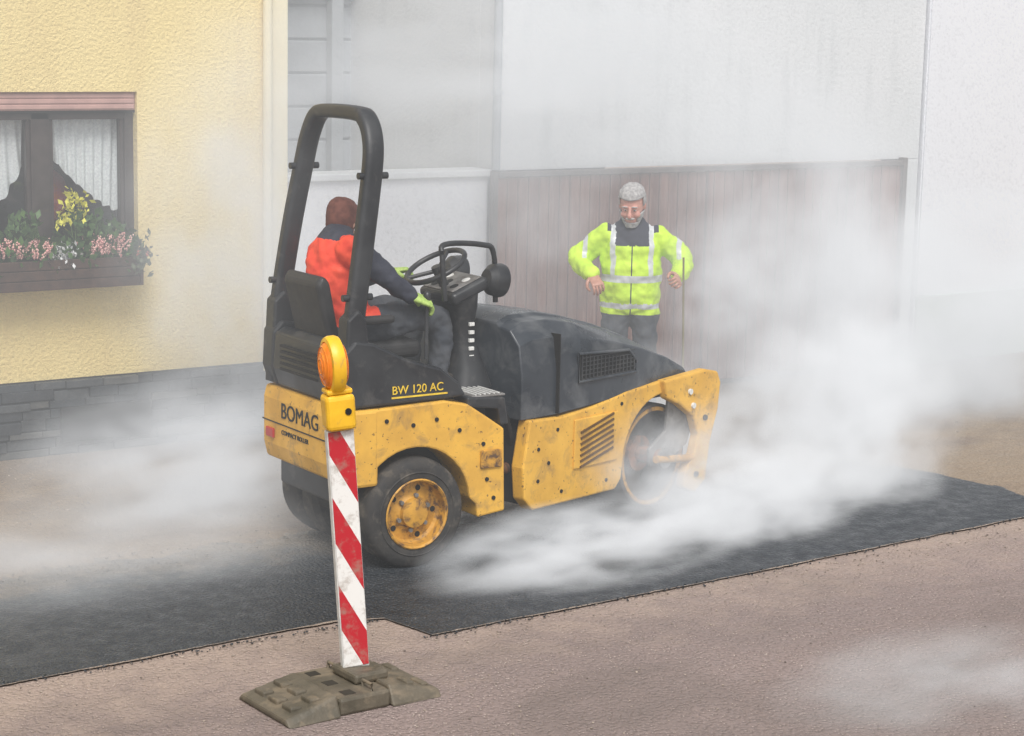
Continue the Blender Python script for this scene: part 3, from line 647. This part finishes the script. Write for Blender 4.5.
# ================================================================== WORKER
wk=empty('standing_worker',(9.44,12.36,0),(0,0,R(-36)))
m_hiv=mat('hivis_yellow',(.60,.84,.05),(.49,.72,.04),.7,9,bump=.008,bs=16)
P=chain(0,[(0,.02,1.02),(0,.01,1.13),(0,0,1.32),(0,.0,1.50),(0,.01,1.60),(0,.02,1.66)],[(.225,.155),(.235,.17),(.235,.165),(.235,.145),(.18,.115),(.09,.085)],(0,1,0),.06)
P+=chain(1,[(0,.01,1.61),(0,.0,1.70)],[(.105,.10),(.095,.09)],(0,1,0),.03)
for s,hx in ((-1,.31),(1,.35)):
    P+=chain(0,[(s*.20,.01,1.56),(s*.36,.03,1.43),(s*.40,-.02,1.36),(s*hx,-.25,1.29)],[.092,.088,.085,.06])
    P+=chain(2,[(s*.11,.02,.97),(s*.13,.0,.53),(s*.15,.03,.10)],[.12,.088,.068]); P+=chain(3,[(s*.15,.05,.06),(s*.17,-.16,.045)],[.055,.045])
def ov2(c,t):
    if t in (0,1,2):
        ax=abs(c[0]); z=c[2]
        if z<.955: return None if t==2 else 2
        if t==2 and z<.99: return 0
        if ax<.30 and (1.215<z<1.265 or 1.0<z<1.045) and c[1]>-.20: return 4
        if t==2: return 0
        if ax<.26 and z>1.262 and .125<ax<.165 : return 4
        if ax<.125 and z>1.50: return 1
        if ax<.007 and c[1]<0: return 1
        if ax<.20 and z>1.60: return 1
        if .345<ax<.385 and z>1.40: return 4
    return None
organic('body',P,[m_hiv,m_navy,m_pant,m_boot,m_sil],wk,.0095,ov2,2,(.020,9))
m_hand=mat('skin_hand',(.50,.26,.19),(.42,.2,.14),.5,30)
hand('hand_right',(-.30,-.28,1.28),(.35,-.7,-.5),(.0,-.6,1),m_hand,wk,.6,-1,1.15)
hand('hand_left',(.345,-.28,1.29),(.05,-.8,-.15),(.8,-.1,.5),m_hand,wk,.95,-1,1.15)
m_gh=mat('grey_hair',(.45,.44,.43),(.28,.27,.27),.8,60)
head(wk,mat('skin_ruddy',(.62,.32,.25),(.54,.24,.19),.5,25),m_gh,(0,-.02,1.675),(R(20),0,R(-10)),1.22,True)
cyl('marking_rod',(.385,-.40,1.45),(.43,-.34,.0),.008,mat('rod',(.22,.19,.10)),wk,8)
# ================================================================== BEACON POST
bp=empty('warning_beacon_post',(4.58,8.03,0),(0,0,R(0)))
m_base=mat('recycled_plastic',(.085,.075,.055),(.13,.11,.08),.6,9,dirt=((.24,.19,.13),7,.52,.75),bump=.004,bs=40)
bs_=empty('base',(-.13,-.03,0),(0,0,R(2)),bp)
def wedge(x0,x1,hy0,hy1,z0,z1):
    V=[(x0,-hy0,0),(x0,hy0,0),(x1,-hy1,0),(x1,hy1,0),(x0,-hy0*.86,z0),(x0,hy0*.86,z0),(x1,-hy1*.8,z1),(x1,hy1*.8,z1)]
    return V,[(0,1,3,2),(4,6,7,5),(0,4,5,1),(2,3,7,6),(0,2,6,4),(1,5,7,3)]
mk('wing_l',*wedge(-.42,-.14,.25,.25,.035,.10),m_base,bs_,.012); mk('wing_r',*wedge(.42,.14,.25,.25,.035,.10),m_base,bs_,.012)
box('centre',-.138,.138,-.23,.23,0,.085,m_base,bs_,.015); box('socket_block',.02,.21,-.10,.12,.086,.135,m_base,bs_,.015)
for x in (-.34,-.24):
    for y in (-.13,.0,.13): box('rib',x-.03,x+.03,y-.045,y+.045,.03,.070 if x<-.3 else .092,m_base,bs_,.008)
for x in (.28,.36):
    for y in (-.13,.13): box('rib',x-.02,x+.02,y-.05,y+.05,.03,.082 if x<.3 else .062,m_base,bs_,.008)
for y in (-.16,.0,.16): box('slot',-.09,-.03,y-.03,y+.03,.084,.087,mat('slot_dark',(.035,.03,.022),None,.9),bs_,0)  # thin darker plates laid on the base centre as slots
for y in (-.16,.16): tube('carry_handle',[(.05,y-.04,.085),(.05,y-.04,.115),(.05,y+.04,.115),(.05,y+.04,.085)],.008,m_base,bs_,8)
k=NB('red_white_stripes'); sx=k.n.new('ShaderNodeSeparateXYZ'); k.link(k.tc.outputs['Object'],sx.inputs[0])
s_=k.math('ADD',sx.outputs[2],k.math('MULTIPLY',sx.outputs[0],2.0)); fr_=k.math('FRACT',k.math('MULTIPLY',s_,1/.43)); msk=k.math('GREATER_THAN',fr_,.48)
col=k.mix(msk,(.74,.73,.70),(.46,.02,.03)); col=k.mix(k.ramp(k.noise(14,6,.7),.50,.68,0,.7),col,(.30,.24,.19)); k.bsdf(col,.45); m_str=k.m
pn=empty('panel',(-.02,0,0),(R(1.0),R(-4.6),R(-12)),bp)
box('striped_board',-.062,.062,-.018,-.012,.14,1.30,m_str,pn,.003); box('board_rail',-.066,.066,-.0115,.035,.10,1.305,m_wht,pn,.006)
box('foot_tongue',-.05,.05,-.01,.028,.06,.099,m_wht,pn)
m_ly=mat('lamp_yellow',(.85,.50,.03),(.75,.42,.02),.4,12,dirt=((.3,.2,.1),15,.6,.8)); m_lo=mat('lamp_orange_lens',(.90,.28,.03),(.8,.2,.02),.2,30)
box('battery_box',-.072,.072,-.06,.06,1.307,1.48,m_ly,pn,.025,seg=3); box('battery_lid',-.062,.062,-.05,.05,1.481,1.505,m_ly,pn,.008); cyl('lamp_key',(.03,-.066,1.40),(.03,-.058,1.40),.016,m_dark,pn,12)
lh=empty('lamp_head',(-.01,0,1.615),(0,0,R(-88)),pn); lh.scale=(.92,.75,1.15)
lathe('housing',[(.098,-.045),(.114,-.04),(.120,-.02),(.120,.02),(.114,.04),(.098,.045)],m_ly,lh,seg=40,closed=True)
for s in (-1,1):
    lathe('lens',[(0,s*.085),(.05,s*.078),(.085,s*.058),(.100,s*.035)],m_lo,lh,seg=36)
    for q in (.03,.055,.08): lathe('lens_ring',[(q-.004,s*(.0835-q*q*3.2)),(q,s*(.088-q*q*3.2)),(q+.004,s*(.0825-q*q*3.4))],m_lo,lh,seg=36)
# ================================================================== STEAM
stm=empty('steam')
def vol_mat(name,dens,kind,nsc=1.6,lo=.45,hi=.7,emis=.0):
    k=NB(name)
    if kind=='puff':
        pv=k.n.new('ShaderNodeVolumePrincipled'); pv.inputs['Color'].default_value=(.97,.98,1,1); pv.inputs['Anisotropy'].default_value=.0
        k.link(pv.outputs[0],k.out.inputs['Volume']); pv.inputs['Emission Color'].default_value=(.97,.985,1,1)
        ln=k.n.new('ShaderNodeVectorMath'); ln.operation='LENGTH'; k.link(k.tc.outputs['Object'],ln.inputs[0])
        fall=k.ramp(ln.outputs['Value'],.15,1.0,1,0)
        oi=k.n.new('ShaderNodeObjectInfo'); mp_=k.n.new('ShaderNodeMapping'); k.link(k.tc.outputs['Object'],mp_.inputs[0])
        cb=k.n.new('ShaderNodeCombineXYZ'); rnd=k.math('MULTIPLY',oi.outputs['Random'],50); k.link(rnd,cb.inputs[0]); k.link(rnd,cb.inputs[1]); k.link(cb.outputs[0],mp_.inputs['Location'])
        nz=k.ramp(k.noise(nsc,2,.6,0,co=mp_.outputs[0]),lo,hi)
        d=k.math('MULTIPLY',k.math('MULTIPLY',fall,nz),dens)
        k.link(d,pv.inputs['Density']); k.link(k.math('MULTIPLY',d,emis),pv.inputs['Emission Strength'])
    else:   # thin, uniform vapour: absorbs, and glows in place of scattering light
        ab=k.n.new('ShaderNodeVolumeAbsorption'); ab.inputs['Color'].default_value=(0,0,0,1); ab.inputs['Density'].default_value=dens
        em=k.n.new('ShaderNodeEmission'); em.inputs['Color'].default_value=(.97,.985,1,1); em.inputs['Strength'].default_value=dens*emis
        ad=k.n.new('ShaderNodeAddShader'); k.link(ab.outputs[0],ad.inputs[0]); k.link(em.outputs[0],ad.inputs[1]); k.link(ad.outputs[0],k.out.inputs['Volume'])
    try: k.m.cycles.volume_step_rate=2.4
    except Exception: pass
    return k.m
EM=.36   # added glow standing in for light scattered many times inside the white droplets
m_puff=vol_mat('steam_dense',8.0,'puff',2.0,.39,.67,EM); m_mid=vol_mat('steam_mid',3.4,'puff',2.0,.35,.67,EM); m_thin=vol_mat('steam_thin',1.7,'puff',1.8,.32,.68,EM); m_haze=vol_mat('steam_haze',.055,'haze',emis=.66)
VP,FP=ellip((0,0,0),(1,1,1),20,12)
def puff(c,r,m):
    o=mk('puff',VP,FP,m,stm,loc=c); o.scale=r; return o
for c,r,m in [((9.3,9.9,.4),(1.2,.6,1.0),m_puff),((8.1,9.4,.2),(1.0,.45,.42),m_puff),((6.75,9.2,.12),(1.2,.45,.34),m_puff),
    ((10.7,11.3,1.1),(1.0,.55,1.4),m_mid),((9.95,11.8,1.2),(.7,.4,.7),m_mid),((11.6,12.9,1.5),(1.9,.45,1.5),m_mid),((8.9,12.95,1.5),(1.3,.4,1.1),m_thin),
    ((5.4,11.6,.3),(1.4,.8,.65),m_mid),((6.25,12.8,1.6),(1.1,.5,1.6),m_mid),((4.1,10.6,.05),(1.9,.9,.45),m_thin),
    ((8.6,12.9,2.8),(3.0,.5,1.1),m_mid),((12.5,11.8,.7),(2.0,1.1,1.3),m_mid),((7.6,9.5,.45),(.7,.3,.5),m_mid),
    ((7.0,6.5,.06),(1.1,.7,.24),m_thin),((9.2,11.2,.3),(1.4,.5,.7),m_mid)]: puff(c,r,m)
box('haze',2.5,15,9.0,13.55,.03,4.6,m_haze,stm)
